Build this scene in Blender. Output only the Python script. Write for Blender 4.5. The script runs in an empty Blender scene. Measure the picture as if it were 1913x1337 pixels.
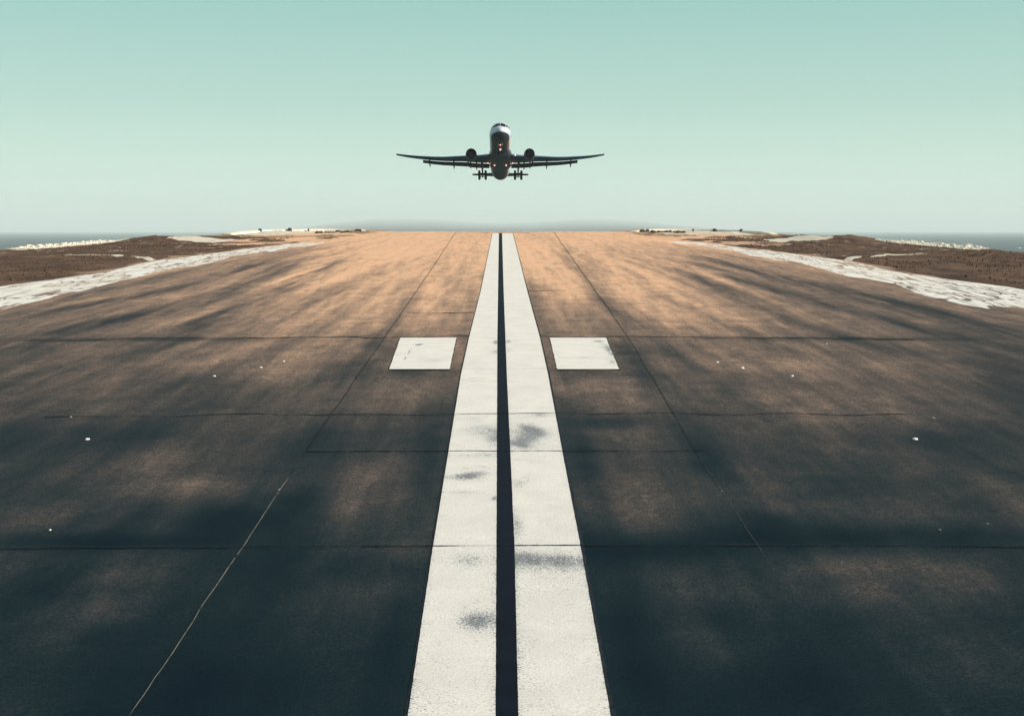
import bpy, bmesh, math, random
import numpy as np
from mathutils import Vector, Matrix

random.seed(7)
R = math.radians
scene = bpy.context.scene
COL = scene.collection

# ------------------------------------------------------------------ helpers
def tag(o, label=None, cat=None, group=None, kind=None):
    if label: o['label'] = label
    if cat: o['category'] = cat
    if group: o['group'] = group
    if kind: o['kind'] = kind
    return o

def empty(name, loc, rot=(0, 0, 0)):
    o = bpy.data.objects.new(name, None)
    o.location = loc; o.rotation_euler = rot; o.empty_display_size = .2
    COL.objects.link(o)
    return o

def mesh_obj(name, verts, faces, mats, parent=None, smooth=True, loc=None):
    me = bpy.data.meshes.new(name)
    if isinstance(verts, np.ndarray): verts = verts.tolist()
    me.from_pydata(verts, [], faces)
    if not isinstance(mats, (list, tuple)): mats = [mats]
    for m in mats: me.materials.append(m)
    if smooth:
        me.polygons.foreach_set('use_smooth', [True] * len(me.polygons))
    me.update()
    o = bpy.data.objects.new(name, me)
    COL.objects.link(o)
    if parent: o.parent = parent
    if loc: o.location = loc
    return o

def bm_obj(name, bm, mats, parent=None, smooth=True, loc=None):
    me = bpy.data.meshes.new(name)
    bmesh.ops.recalc_face_normals(bm, faces=bm.faces)
    bm.to_mesh(me); bm.free()
    if not isinstance(mats, (list, tuple)): mats = [mats]
    for m in mats: me.materials.append(m)
    if smooth: me.polygons.foreach_set('use_smooth', [True] * len(me.polygons))
    o = bpy.data.objects.new(name, me)
    COL.objects.link(o)
    if parent: o.parent = parent
    if loc: o.location = loc
    return o

def grid_faces(nx, ny):
    i = np.arange(nx - 1)[:, None] * ny + np.arange(ny - 1)[None, :]
    return np.stack([i, i + ny, i + ny + 1, i + 1], -1).reshape(-1, 4)

def grid_obj(name, X, Y, Z, mat, parent=None, attrs=None, smooth=True):
    nx, ny = X.shape
    v = np.stack([X, Y, Z], -1).reshape(-1, 3)
    f = grid_faces(nx, ny)
    me = bpy.data.meshes.new(name)
    me.vertices.add(len(v)); me.vertices.foreach_set('co', v.astype(np.float32).ravel())
    me.loops.add(f.size); me.loops.foreach_set('vertex_index', f.ravel().astype(np.int32))
    me.polygons.add(len(f)); me.polygons.foreach_set('loop_start', (np.arange(len(f)) * 4).astype(np.int32))
    me.update(calc_edges=True); me.validate()
    if smooth: me.polygons.foreach_set('use_smooth', [True] * len(me.polygons))
    for k, a in (attrs or {}).items():
        at = me.attributes.new(k, 'FLOAT', 'POINT')
        at.data.foreach_set('value', a.astype(np.float32).ravel())
    me.materials.append(mat)
    o = bpy.data.objects.new(name, me); COL.objects.link(o)
    if parent: o.parent = parent
    return o

def _hash(ix, iy, seed):
    n = (ix.astype(np.int64) * 374761393 + iy.astype(np.int64) * 668265263 + seed * 974634777) & 0xffffffff
    n = ((n ^ (n >> 13)) * 1274126177) & 0xffffffff
    n = (n ^ (n >> 16)) & 0xffffffff
    return n / 4294967295.0

def vnoise(x, y, seed=0):
    x = np.asarray(x, float); y = np.asarray(y, float)
    ix = np.floor(x); iy = np.floor(y)
    fx = x - ix; fy = y - iy
    fx = fx * fx * fx * (fx * (fx * 6 - 15) + 10); fy = fy * fy * fy * (fy * (fy * 6 - 15) + 10)
    a = _hash(ix, iy, seed); b = _hash(ix + 1, iy, seed)
    c = _hash(ix, iy + 1, seed); d = _hash(ix + 1, iy + 1, seed)
    return (a * (1 - fx) + b * fx) * (1 - fy) + (c * (1 - fx) + d * fx) * fy

def fbm(x, y, octv=4, seed=0, gain=.5):
    s = 0; a = 1; t = 0
    for k in range(octv):
        s = s + a * vnoise(x * 2 ** k + 17.3 * k, y * 2 ** k - 9.1 * k, seed + k)
        t += a; a *= gain
    return s / t

def sstep(x, a, b):
    t = np.clip((np.asarray(x, float) - a) / (b - a), 0, 1)
    return t * t * (3 - 2 * t)

# ------------------------------------------------------------------ materials
class NT:
    def __init__(self, name):
        self.m = bpy.data.materials.new(name); self.m.use_nodes = True
        self.n = self.m.node_tree.nodes; self.l = self.m.node_tree.links
        self.b = self.n['Principled BSDF']
    def node(self, t, **kw):
        nd = self.n.new(t)
        for k, v in kw.items(): setattr(nd, k, v)
        return nd
    def link(self, a, b): self.l.new(a, b)
    def sock(self, node, inp, v):
        if hasattr(v, 'is_linked') or isinstance(v, bpy.types.NodeSocket): self.link(v, node.inputs[inp])
        else: node.inputs[inp].default_value = v
    def math(self, op, a, b=0.0, c=None, clamp=False):
        nd = self.node('ShaderNodeMath', operation=op, use_clamp=clamp)
        self.sock(nd, 0, a); self.sock(nd, 1, b)
        if c is not None: self.sock(nd, 2, c)
        return nd.outputs[0]
    def mix(self, f, a, b, blend='MIX'):
        nd = self.node('ShaderNodeMix', data_type='RGBA', blend_type=blend)
        self.sock(nd, 0, f); self.sock(nd, 6, a); self.sock(nd, 7, b)
        return nd.outputs[2]
    def attr(self, name):
        return self.node('ShaderNodeAttribute', attribute_name=name).outputs['Fac']
    def coord(self, which='Object', scale=None):
        tc = self.node('ShaderNodeTexCoord').outputs[which]
        if scale is None: return tc
        mp = self.node('ShaderNodeMapping'); mp.inputs['Scale'].default_value = scale
        self.link(tc, mp.inputs[0]); return mp.outputs[0]
    def noise(self, vec, scale=1., detail=4., rough=.5, dist=0.):
        nd = self.node('ShaderNodeTexNoise')
        self.link(vec, nd.inputs['Vector'])
        nd.inputs['Scale'].default_value = scale; nd.inputs['Detail'].default_value = detail
        nd.inputs['Roughness'].default_value = rough; nd.inputs['Distortion'].default_value = dist
        return nd.outputs['Fac']
    def map(self, v, a, b, c=0., d=1., smooth=True):
        nd = self.node('ShaderNodeMapRange', interpolation_type='SMOOTHSTEP' if smooth else 'LINEAR')
        for k, x in enumerate((v, a, b, c, d)): self.sock(nd, k, x)
        return nd.outputs[0]
    def ramp(self, f, stops):
        nd = self.node('ShaderNodeValToRGB'); el = nd.color_ramp.elements
        while len(el) < len(stops): el.new(.5)
        for e, (p, c) in zip(el, stops): e.position = p; e.color = (*c, 1)
        self.link(f, nd.inputs[0]); return nd.outputs[0]
    def bump(self, h, strength=.3, dist=.01):
        nd = self.node('ShaderNodeBump'); nd.inputs['Strength'].default_value = strength
        nd.inputs['Distance'].default_value = dist
        self.link(h, nd.inputs['Height']); self.link(nd.outputs[0], self.b.inputs['Normal'])
    def set(self, color=None, rough=None, spec=None, metal=None, coat=None):
        def s(i, v):
            if v is not None: self.sock(self.b, i, v)
        s('Base Color', (*color, 1) if isinstance(color, tuple) and len(color) == 3 else color)
        s('Roughness', rough); s('Specular IOR Level', spec); s('Metallic', metal); s('Coat Weight', coat)
        return self

def plain(name, color, rough=.5, spec=.5, metal=0., coat=0., vary=.12, scale=4.):
    m = NT(name)
    n = m.noise(m.coord(), scale, 4)
    f = m.map(n, .3, .7, 1 - vary, 1 + vary, False)
    cc = m.mix(1., (*color, 1), m.node('ShaderNodeCombineColor').outputs[0], 'MULTIPLY')
    comb = cc.node.inputs[7].links[0].from_node
    for i in range(3): m.link(f, comb.inputs[i])
    m.set(cc, rough, spec, metal, coat)
    return m.m

# ------------------------------------------------------------------ site survey (metres)
SLOPE = .0407            # the runway climbs toward the sea end
Z0 = 44.6                # runway height above the sea at y = 0
def runway_z(x, y):
    z = Z0 + SLOPE * np.asarray(y, float)
    return z

HALF = [(0, 129.2), (9.9, 130.6), (15.2, 132.4), (19.3, 132.4), (24.6, 129.6), (27.4, 123.6), (29.4, 114.0),
        (33.2, 112.5), (34.8, 107.2), (37.4, 97.5), (38.6, 92.5), (46, 76), (62, 50), (80, 0), (92, -70), (60, -110), (0, -115)]
POLY = np.array([(-x, y) for x, y in HALF[::-1]] + HALF[1:-1], float)

def signed_dist(X, Y):
    """distance to the land's edge, negative on the land"""
    shp = X.shape; px = X.ravel(); py = Y.ravel()
    best = np.full(px.shape, 1e18); inside = np.zeros(px.shape, bool)
    n = len(POLY)
    for i in range(n):
        ax, ay = POLY[i]; bx, by = POLY[(i + 1) % n]
        ex, ey = bx - ax, by - ay
        t = np.clip(((px - ax) * ex + (py - ay) * ey) / (ex * ex + ey * ey + 1e-12), 0, 1)
        d = (px - ax - t * ex) ** 2 + (py - ay - t * ey) ** 2
        best = np.minimum(best, d)
        cond = ((ay > py) != (by > py))
        with np.errstate(divide='ignore', invalid='ignore'):
            xi = (bx - ax) * (py - ay) / (by - ay) + ax
        inside ^= cond & (px < xi)
    d = np.sqrt(best); d[inside] *= -1
    return d.reshape(shp)

# outer and inner edge of the white shoulder band, |x| against y
OUT_Y = [-60, 50, 63, 67, 72.6, 82.7, 94, 105, 114, 121, 135]
OUT_X = [27.5, 27, 26, 24.6, 23.3, 23.1, 20.4, 17.6, 14.9, 13, 11]
IN_Y = [-60, 50, 53, 55.7, 64.3, 76, 87, 98.5, 107, 114, 135]
IN_X = [21.6, 21.4, 20.8, 20.5, 20.4, 19.6, 18.4, 16.7, 14.2, 13.2, 11]
def x_out(y): return np.interp(y, OUT_Y, OUT_X)
def x_in(y): return np.interp(y, IN_Y, IN_X)

def blob(X, Y, cx, cy, rx, ry):
    return np.exp(-(((X - cx) / rx) ** 2 + ((Y - cy) / ry) ** 2))

def ground_z(X, Y, detail=True):
    X = np.asarray(X, float); Y = np.asarray(Y, float)
    d = signed_dist(X, Y)
    z = runway_z(X, Y)
    ax = np.abs(X)
    edge = ax - (x_out(Y) + .55 * (fbm(Y * .35, np.sign(X) * 3., 3, 5) - .5))
    bank = sstep(edge, -.3, 1.2)
    # soil: mounds, hummocks and clods
    hum = .20 * (fbm(X * .18, Y * .18, 4, 11) - .42) + .22 * np.maximum(fbm(X * .55, Y * .45, 3, 21) - .52, 0) * 2
    hum = hum + .10 * (fbm(X * 1.7, Y * 1.4, 3, 33) - .45)
    hum = hum + .45 * blob(ax, Y, 30.5, 108.5, 2.2, 4.5) + .22 * blob(ax, Y, 27.6, 112, 1.3, 5) - .05
    near = sstep(Y, 40, 70)
    calm = sstep(d, -5.5, -2.8) * sstep(Y, 90, 95) * (1 - sstep(Y, 105, 109))
    hum = hum * (1 - .85 * calm) + .10 * calm * sstep(d, -3.2, -.8)
    z = z - .07 + bank * (.10 + hum * near)
    # beyond the end of the pavement the ground rolls off
    dd = np.maximum(d + .5, 0)
    z = z - .85 * (np.sqrt(dd * dd + .8 ** 2) - .8)
    cliff = sstep(d, 1, 8)
    z = z + cliff * 1.6 * (fbm(X * .2, Y * .2, 4, 41) - .5)
    return np.maximum(z, -3.0)

def gz(x, y): return float(ground_z(np.array([x]), np.array([y]))[0])

# ------------------------------------------------------------------ runway
def lerp_y(y, ys, vs): return np.interp(y, ys, vs)

TRAILS = [
    ([(-11.4, 92), (-13.2, 88), (-13.7, 80), (-13.2, 70), (-13.2, 60), (-13.5, 54), (-15.2, 47), (-16.8, 41)], .95, -.62),
    ([(-10.6, 90), (-10.8, 76), (-10.9, 66), (-11.2, 58), (-11.4, 50), (-11.4, 41), (-11.8, 35)], .75, -.60),
    ([(-14.6, 86), (-15.6, 78), (-15.8, 68), (-17.0, 58), (-18.6, 51), (-18.9, 46)], .9, -.55),
    ([(-7.3, 57), (-8.0, 51), (-8.5, 46), (-8.8, 39)], .6, -.35),
    ([(-17.4, 87), (-18.3, 80), (-19.4, 64), (-19.8, 55), (-20.3, 48)], .9, -.45),
    ([(-6.6, 42), (-7.6, 38), (-8.4, 34), (-9.3, 31), (-10.8, 29)], .7, -.45),
    ([(-4.8, 46), (-4.8, 38), (-4.9, 32), (-5.0, 27)], .45, -.35),
    ([(-5.6, 70), (-5.8, 56), (-6.2, 44), (-6.6, 36)], .35, .35),
    ([(11.7, 93), (13.5, 88), (14.3, 83), (14.7, 76), (15.3, 70), (16.3, 63), (17.7, 52), (18.4, 43)], .95, -.60),
    ([(12.4, 86), (13.0, 74), (13.1, 62), (13.8, 54), (15.2, 45), (16.5, 38)], .8, -.55),
    ([(10.6, 76), (11.0, 66), (11.0, 55), (11.3, 46), (12.4, 38)], .8, -.60),
    ([(18.6, 88), (19.6, 80), (20.6, 64), (20.5, 54), (20.8, 48)], .8, -.45),
    ([(7.3, 62), (7.9, 50), (8.6, 41), (9.8, 33)], .55, -.40),
    ([(5.3, 45), (5.5, 38), (5.9, 31), (6.4, 26)], .5, -.35),
    ([(-10.3, 82), (-12.2, 68), (-12.3, 58), (-12.5, 49), (-13.0, 42)], .5, .40),
    ([(-8.2, 78), (-9.2, 64), (-9.4, 54), (-9.2, 46)], .7, .35),
    ([(-4.6, 78), (-3.4, 62), (-3.0, 52), (-2.6, 46)], .6, .38),
    ([(6.9, 82), (6.3, 64), (5.9, 50)], .7, .35),
    ([(11.6, 80), (12.0, 66), (12.2, 56), (12.6, 49)], .45, .40),
    ([(8.3, 75), (8.7, 60), (8.5, 48)], .8, .30),
    ([(3.0, 70), (3.2, 58), (3.0, 48)], .6, .25)]

def make_runway():
    xs = np.concatenate([np.arange(-28, -4.5, .24), np.arange(-4.5, 4.5, .15), np.arange(4.5, 28.01, .24)])
    ys = np.concatenate([np.arange(-60, 8, 2.), np.arange(8, 30, .16), np.arange(30, 60, .25), np.arange(60, 129.6, .36)])
    X, Y = np.meshgrid(xs, ys, indexing='ij')
    d = signed_dist(X, Y)
    Z = runway_z(X, Y)
    ax = np.abs(X)
    dd = np.maximum(d + .6, 0)
    Z = Z - .85 * (np.sqrt(dd * dd + .8 ** 2) - .8)
    Z = Z - .10 * sstep(ax, 22.5, 27.5) * sstep(ax - x_out(Y), -1.0, .6)
    # --- blown sand lying on the tar, thicker toward the sea end
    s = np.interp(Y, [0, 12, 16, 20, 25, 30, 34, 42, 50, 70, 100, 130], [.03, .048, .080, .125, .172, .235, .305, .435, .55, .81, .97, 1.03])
    u = X / (1 + .009 * (90 - Y))
    wob = 1.2 * (fbm(X * .05, Y * .03, 2, 3) - .5)
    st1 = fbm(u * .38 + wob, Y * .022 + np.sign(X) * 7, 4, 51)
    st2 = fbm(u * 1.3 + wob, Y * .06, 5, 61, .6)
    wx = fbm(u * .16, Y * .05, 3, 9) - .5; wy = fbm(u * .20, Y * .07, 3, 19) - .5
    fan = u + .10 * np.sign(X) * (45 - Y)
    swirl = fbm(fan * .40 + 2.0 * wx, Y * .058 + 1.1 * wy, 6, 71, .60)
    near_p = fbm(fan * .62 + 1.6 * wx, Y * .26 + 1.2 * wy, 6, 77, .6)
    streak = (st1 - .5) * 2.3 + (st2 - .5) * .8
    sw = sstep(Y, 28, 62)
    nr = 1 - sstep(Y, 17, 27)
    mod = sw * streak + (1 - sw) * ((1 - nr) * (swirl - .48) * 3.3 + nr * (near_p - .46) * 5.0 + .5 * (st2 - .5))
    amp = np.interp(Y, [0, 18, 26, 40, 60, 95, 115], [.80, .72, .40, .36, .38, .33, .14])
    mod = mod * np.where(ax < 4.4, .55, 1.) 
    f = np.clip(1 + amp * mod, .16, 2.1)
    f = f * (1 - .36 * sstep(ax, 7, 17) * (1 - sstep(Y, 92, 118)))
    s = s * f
    k = 1.0
    # long tyre and wind streaks fanning down the runway: (path, half width, amount)
    def trail(path, w, a, sd):
        P = np.array(sorted(path, key=lambda p: p[1]), float)
        yc = P[:, 1]; jog = .5 * (fbm(Y * .12, Y * 0 + sd, 3, 700 + sd) - .5)
        xc = np.interp(Y, yc, P[:, 0]) + jog
        ww = 1.35 * w * (.55 + .9 * fbm(Y * .08, Y * 0 + 3 * sd, 2, 720 + sd))
        e = np.clip(1 - (np.abs(X - xc) / ww), 0, 1)
        ends = sstep(Y, yc[0] - 3, yc[0] + 5) * (1 - sstep(Y, yc[-1] - 9, yc[-1] + 2))
        br = np.clip(fbm(X * 2.2, Y * .13, 5, 740 + sd, .6) * 2.4 - .45, .25, 1.15)
        return 1 + .76 * a * sstep(e, 0, 1.) * ends * br
    for q, (path, w, a) in enumerate(TRAILS): k = k * np.clip(trail(path, w, a, q), .2, 2)
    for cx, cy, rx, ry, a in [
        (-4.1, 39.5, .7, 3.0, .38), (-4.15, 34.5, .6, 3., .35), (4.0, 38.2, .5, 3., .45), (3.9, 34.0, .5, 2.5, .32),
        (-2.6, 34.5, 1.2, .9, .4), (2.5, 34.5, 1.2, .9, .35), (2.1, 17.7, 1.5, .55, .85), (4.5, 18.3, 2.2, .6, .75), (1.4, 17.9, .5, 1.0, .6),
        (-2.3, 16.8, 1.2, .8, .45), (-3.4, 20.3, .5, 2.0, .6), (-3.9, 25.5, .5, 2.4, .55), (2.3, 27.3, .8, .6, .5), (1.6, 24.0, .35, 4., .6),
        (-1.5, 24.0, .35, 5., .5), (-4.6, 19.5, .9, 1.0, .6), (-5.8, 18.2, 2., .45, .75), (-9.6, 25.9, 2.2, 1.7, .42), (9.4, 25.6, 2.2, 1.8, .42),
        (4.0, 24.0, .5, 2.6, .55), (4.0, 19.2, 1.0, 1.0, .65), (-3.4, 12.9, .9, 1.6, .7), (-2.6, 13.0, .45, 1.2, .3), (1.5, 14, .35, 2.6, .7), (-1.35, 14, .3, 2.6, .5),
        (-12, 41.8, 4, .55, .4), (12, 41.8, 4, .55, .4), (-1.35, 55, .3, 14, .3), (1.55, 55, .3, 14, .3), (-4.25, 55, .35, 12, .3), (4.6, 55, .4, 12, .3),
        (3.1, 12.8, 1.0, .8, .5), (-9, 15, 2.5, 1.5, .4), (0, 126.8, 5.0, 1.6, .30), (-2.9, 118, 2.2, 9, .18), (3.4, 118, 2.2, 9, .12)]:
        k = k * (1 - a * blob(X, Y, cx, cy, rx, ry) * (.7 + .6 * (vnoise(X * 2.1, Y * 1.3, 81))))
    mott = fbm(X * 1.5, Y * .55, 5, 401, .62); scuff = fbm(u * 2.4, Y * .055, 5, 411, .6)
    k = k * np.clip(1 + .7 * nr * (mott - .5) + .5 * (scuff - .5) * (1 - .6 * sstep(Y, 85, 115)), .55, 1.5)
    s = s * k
    for cx, cy, rx, ry, a in [
        (-7.8, 36.2, 2.2, 2.2, .10), (-6.2, 24.0, 1.4, 1.6, .06), (-5.3, 21.6, 1.2, .7, .09), (-7.4, 22.6, 1.4, 1.4, .05), (-2.3, 20.6, .9, 2., .10), (-2.3, 23., .9, 1., .09),
        (2.3, 20.6, 1.0, 2.2, .10), (2.6, 26.0, 1.1, 1.4, .07), (-2.6, 31.5, 1.1, 2.6, .10), (2.6, 31.5, 1.1, 2.6, .10), (4.6, 20.2, 1.0, .7, .08), (7.2, 29.4, 2., 2.4, .07), (6.8, 20., 1.2, 1.0, .08),
        (2.7, 15.9, .7, .6, .05), (2.5, 14.0, .7, .8, .05), (-2.6, 14.2, .5, 1.2, .05), (-2.2, 15.8, .6, .9, .04), (-5.2, 16.6, .9, .4, .06), (4.9, 16.9, 1., .4, .06), (-5.3, 15.2, 1., .6, .035), (4.9, 15.8, 1., .5, .035),
        (-3.4, 61, .8, 7, .12), (3.6, 61, .9, 7, .12), (8, 36.5, 2.4, 2.4, .08)]:
        s = s + a * blob(X, Y, cx, cy, rx, ry) * (.5 + .9 * fbm(X * .9, Y * .6, 3, 91))
    s = np.clip(s, .0, 1.05)
    # --- worn white shoulder band
    xo, xi = x_out(Y), x_in(Y)
    along = fbm(ax * .55 + 40 * (X > 0), Y * .055, 4, 101)
    inner = ax - (xi + 3.4 * (along - .47) * np.interp(Y, [50, 80, 110], [1.2, 1., .5]))
    band = sstep(inner, -.12, .30) * (1 - sstep(ax - xo - .3 * (fbm(Y * .4, X * 0, 3, 6) - .5), -.12, .22))
    r1 = np.abs(fbm(ax * .75 + 60 * (X > 0), Y * .075 + .12 * ax, 4, 121) - .5)
    r2 = np.abs(fbm(ax * 1.5 + 20 * (X > 0), Y * .13 + .1 * ax, 3, 131) - .5)
    gap = 1 - .6 * sstep(r1, .032, .006)
    lobes2 = fbm(ax * 1.0 + 9 * (X > 0), Y * .12, 3, 111)
    paint = np.clip(band * gap - .45 * sstep(lobes2, .62, .74) * (1 - sstep(ax - xi, 1.2, 3.2)), 0, 1)
    paint = paint * (1 - sstep(Y, 100, 116))
    m = NT('runway_tar')
    co = m.coord()
    big = m.noise(co, .9, 6, .6, .4)
    mid = m.noise(co, 7., 5, .65)
    fine = m.noise(co, 70., 3, .7)
    vor = m.node('ShaderNodeTexVoronoi'); m.link(co, vor.inputs['Vector']); vor.inputs['Scale'].default_value = 55.
    st = m.noise(m.coord('Object', (2.2, .22, 1)), 1., 5, .6, .3)
    sand = m.attr('sand')
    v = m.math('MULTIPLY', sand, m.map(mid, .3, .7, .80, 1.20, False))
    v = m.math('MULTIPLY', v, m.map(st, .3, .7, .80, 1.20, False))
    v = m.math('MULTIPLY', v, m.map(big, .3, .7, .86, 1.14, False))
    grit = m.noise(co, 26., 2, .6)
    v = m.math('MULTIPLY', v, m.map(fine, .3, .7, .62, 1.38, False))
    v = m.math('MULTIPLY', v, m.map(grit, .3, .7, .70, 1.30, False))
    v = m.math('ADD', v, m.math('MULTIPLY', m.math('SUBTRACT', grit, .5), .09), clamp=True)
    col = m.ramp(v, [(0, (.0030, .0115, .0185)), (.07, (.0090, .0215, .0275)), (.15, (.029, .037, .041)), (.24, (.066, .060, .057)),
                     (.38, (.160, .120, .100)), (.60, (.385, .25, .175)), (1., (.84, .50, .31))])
    # bare aggregate showing as pale grains
    grain = m.math('MULTIPLY', m.map(vor.outputs['Distance'], .0, .22, 1., 0.), m.map(m.noise(co, 21., 3, .6), .5, .68, 0., 1.))
    col = m.mix(m.math('MULTIPLY', grain, .22), col, (.20, .20, .185, 1))
    # pale scuffs
    sc = m.noise(m.coord('Object', (1.4, 3.2, 1)), 2.1, 6, .62, .6)
    col = m.mix(m.map(sc, .70, .84, 0., .16), col, (.28, .24, .19, 1))
    p = m.math('ADD', m.attr('paint'), m.math('MULTIPLY', m.math('SUBTRACT', mid, .5), .5))
    pm = m.map(p, .38, .58)
    for sc_x, sc_y, wd, sk in ((.8, .085, .014, .05), (1.5, .13, .011, .12)):
        mp = m.node('ShaderNodeMapping'); m.link(co, mp.inputs[0]); mp.inputs['Scale'].default_value = (sc_x, sc_y, 1); mp.inputs['Rotation'].default_value = (0, 0, sk)
        nn = m.node('ShaderNodeTexNoise'); m.link(mp.outputs[0], nn.inputs['Vector']); nn.inputs['Scale'].default_value = 1.; nn.inputs['Detail'].default_value = 4; nn.inputs['Distortion'].default_value = .5
        rd = m.math('ABSOLUTE', m.math('SUBTRACT', nn.outputs['Fac'], .5))
        pm = m.math('MULTIPLY', pm, m.map(rd, wd * .4, wd * 1.6, .05, 1.))
    white = m.mix(m.map(big, .35, .7), (.84, .795, .73, 1), (.66, .62, .56, 1))
    col = m.mix(pm, col, white)
    m.set(col, m.map(mid, .3, .7, .82, .97, False), .05)
    h = m.math('ADD', m.math('MULTIPLY', fine, .6), m.math('MULTIPLY', vor.outputs['Distance'], .5))
    m.bump(h, .8, .009)
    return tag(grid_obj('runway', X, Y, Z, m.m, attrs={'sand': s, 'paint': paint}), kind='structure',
               label='dark tarmac runway climbing to a sandy crest', )

RUNWAY = make_runway()

def sheet(name, left, right, ys, mat, lift, nx=6, attrs=None, jag=0., seed=0, zf=None):
    """a painted sheet laid on the runway between two x(y) edges"""
    ys = np.asarray(ys, float)
    T = np.linspace(0, 1, nx)
    L = np.interp(ys, *zip(*left)); Rr = np.interp(ys, *zip(*right))
    if jag:
        L = L + jag * (fbm(ys * 6, ys * 0 + 1, 3, seed) - .5); Rr = Rr + jag * (fbm(ys * 6, ys * 0 + 5, 3, seed + 9) - .5)
    X = L[None, :] + (Rr - L)[None, :] * T[:, None]
    Y = np.repeat(ys[None, :], nx, 0)
    Z = runway_z(X, Y) + lift
    at = {k: f(X, Y) for k, f in (attrs or {}).items()}
    return grid_obj(name, X, Y, Z, mat, parent=RUNWAY, attrs=at)

def paint_mat(name, tint):
    m = NT(name)
    co = m.coord()
    wear = m.attr('wear')
    big = m.noise(co, 1.6, 5, .6)
    mid = m.noise(co, 16., 5, .65, .4)
    fine = m.noise(co, 40., 3, .72)
    smear = m.noise(m.coord('Object', (3., 9., 1)), 2.2, 6, .7, .8)
    g = m.math('ADD', m.math('MULTIPLY', fine, .68), m.math('MULTIPLY', m.math('ADD', mid, smear), .16))
    thr = m.math('SUBTRACT', .66, m.math('MULTIPLY', wear, .25))
    dark = m.map(m.math('SUBTRACT', g, thr), -.01, .06)
    dark = m.math('MULTIPLY', dark, m.map(wear, 0., .6, .55, .85, False))
    base = m.mix(m.map(big, .3, .7), tint, tuple(c * .88 for c in tint[:3]) + (1,))
    base = m.mix(m.map(fine, .36, .66, 0., .75), base, tuple(c * .66 for c in tint[:3]) + (1,))
    base = m.mix(m.math('MULTIPLY', wear, .45), base, (.42, .43, .44, 1))
    col = m.mix(dark, base, (.115, .132, .148, 1))
    # hairline cracks
    mp = m.node('ShaderNodeMapping'); m.link(co, mp.inputs[0]); mp.inputs['Scale'].default_value = (.5, .55, 1)
    dn = m.node('ShaderNodeTexNoise'); m.link(co, dn.inputs['Vector']); dn.inputs['Scale'].default_value = 2.5; dn.inputs['Detail'].default_value = 5
    vv = m.mix(.16, mp.outputs[0], dn.outputs['Color'])
    ck = m.node('ShaderNodeTexVoronoi', feature='DISTANCE_TO_EDGE'); m.link(vv, ck.inputs['Vector']); ck.inputs['Scale'].default_value = 1.3
    cm = m.math('MULTIPLY', m.map(ck.outputs['Distance'], .0, .008, 1., 0.), m.map(big, .48, .62, 0., .32))
    col = m.mix(cm, col, (.22, .21, .20, 1))
    m.set(col, .8, .2)
    m.bump(m.math('ADD', m.math('MULTIPLY', fine, .7), mid), .45, .004)
    return m.m

M_PAINT = paint_mat('marking_paint', (.93, .865, .79, 1))
M_TAR = plain('joint_tar', (.016, .022, .028), .85, .12, vary=.5, scale=9.)
def seal_mat():
    m = NT('joint_seal'); co = m.coord()
    a = m.noise(m.coord('Object', (1., 1., 1)), .55, 5, .65); b = m.noise(co, 9., 4, .6)
    m.set((.014, .019, .024), .9, .05)
    m.link(m.map(m.math('ADD', a, m.math('MULTIPLY', m.math('SUBTRACT', b, .5), .5)), .34, .56, .18, .88), m.b.inputs['Alpha'])
    return m.m
M_SEAL = seal_mat()
M_SLOT = plain('slot_tar', (.0055, .008, .016), .7, .07, vary=.25, scale=3.)

def wear_field(spots, lo, hi, xl, xr):
    def f(X, Y):
        w = np.interp(Y, [0, 18, 24, 34, 60, 130], [.34, .27, .15, .06, .03, .0])
        w = w + .12 * sstep(fbm(X * 1.3, Y * .5, 4, lo), .52, .75) * (1 - sstep(Y, 40, 70))
        for cx, cy, rx, ry, a in spots:
            w = w + a * blob(X, Y, cx, cy, rx, ry) * (.45 + 1.1 * fbm(X * 2.4 + Y * .8, Y * 1.1, 4, hi))
        e = np.minimum(np.abs(X - np.interp(Y, *zip(*xl))), np.abs(X - np.interp(Y, *zip(*xr))))
        w = w + .22 * np.exp(-(e / .05) ** 2) * (1 - sstep(Y, 30, 60))
        return np.clip(w, 0, 1)
    return f

SLO = [(-60, -1.0), (12, -1.01), (17.9, -1.07), (24.4, -1.11), (34, -1.17), (42, -1.15), (60, -1.03), (125, -.87)]
GL = [(-60, -.12), (12, -.12), (24, -.14), (42, -.175), (125, -.22)]
GR = [(-60, .11), (12, .112), (17.9, .14), (24, .13), (34, .11), (60, .09), (125, .10)]
SRO = [(-60, 1.03), (12, 1.05), (17.9, 1.12), (24.4, 1.17), (34, 1.26), (42, 1.29), (60, 1.24), (125, 1.18)]
ys_line = np.concatenate([np.arange(-40, 10, 1.), np.arange(10, 30, .05), np.arange(30, 60, .12), np.arange(60, 124.81, .4), [124.8]])
# a tar bed a little wider than the paint
tag(sheet('dark_bed', [(y, x - .035) for y, x in SLO], [(y, x + .05) for y, x in SRO], np.append(ys_line, 125.1), M_TAR, .004, 4, jag=.03, seed=3),
    label='thin dark tar edging beside the white stripes')
tag(sheet('centre_slot', [(y, x - .004) for y, x in GL], [(y, x + .004) for y, x in GR], np.append(ys_line, 125.3), M_SLOT, .008, 3),
    label='near-black strip between the two white centre stripes')
spL = [(-.34, 14.8, .24, .34, .85), (-.72, 22.2, .35, .28, .75), (-.45, 22.5, .25, .2, .5), (-.42, 26.4, .40, .9, .5), (-.22, 25.4, .18, .9, .5), (-.24, 41.0, .10, .6, .8),
       (-.25, 38.6, .14, .5, .6), (-.55, 35.1, .5, .2, .45), (-.18, 20.65, .05, .15, .8), (-.7, 21.1, .35, .15, .3), (-.5, 17.2, .35, .4, .35), (-.5, 24.0, .6, .3, .4), (-.75, 27.6, .3, .5, .25)]
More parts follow.
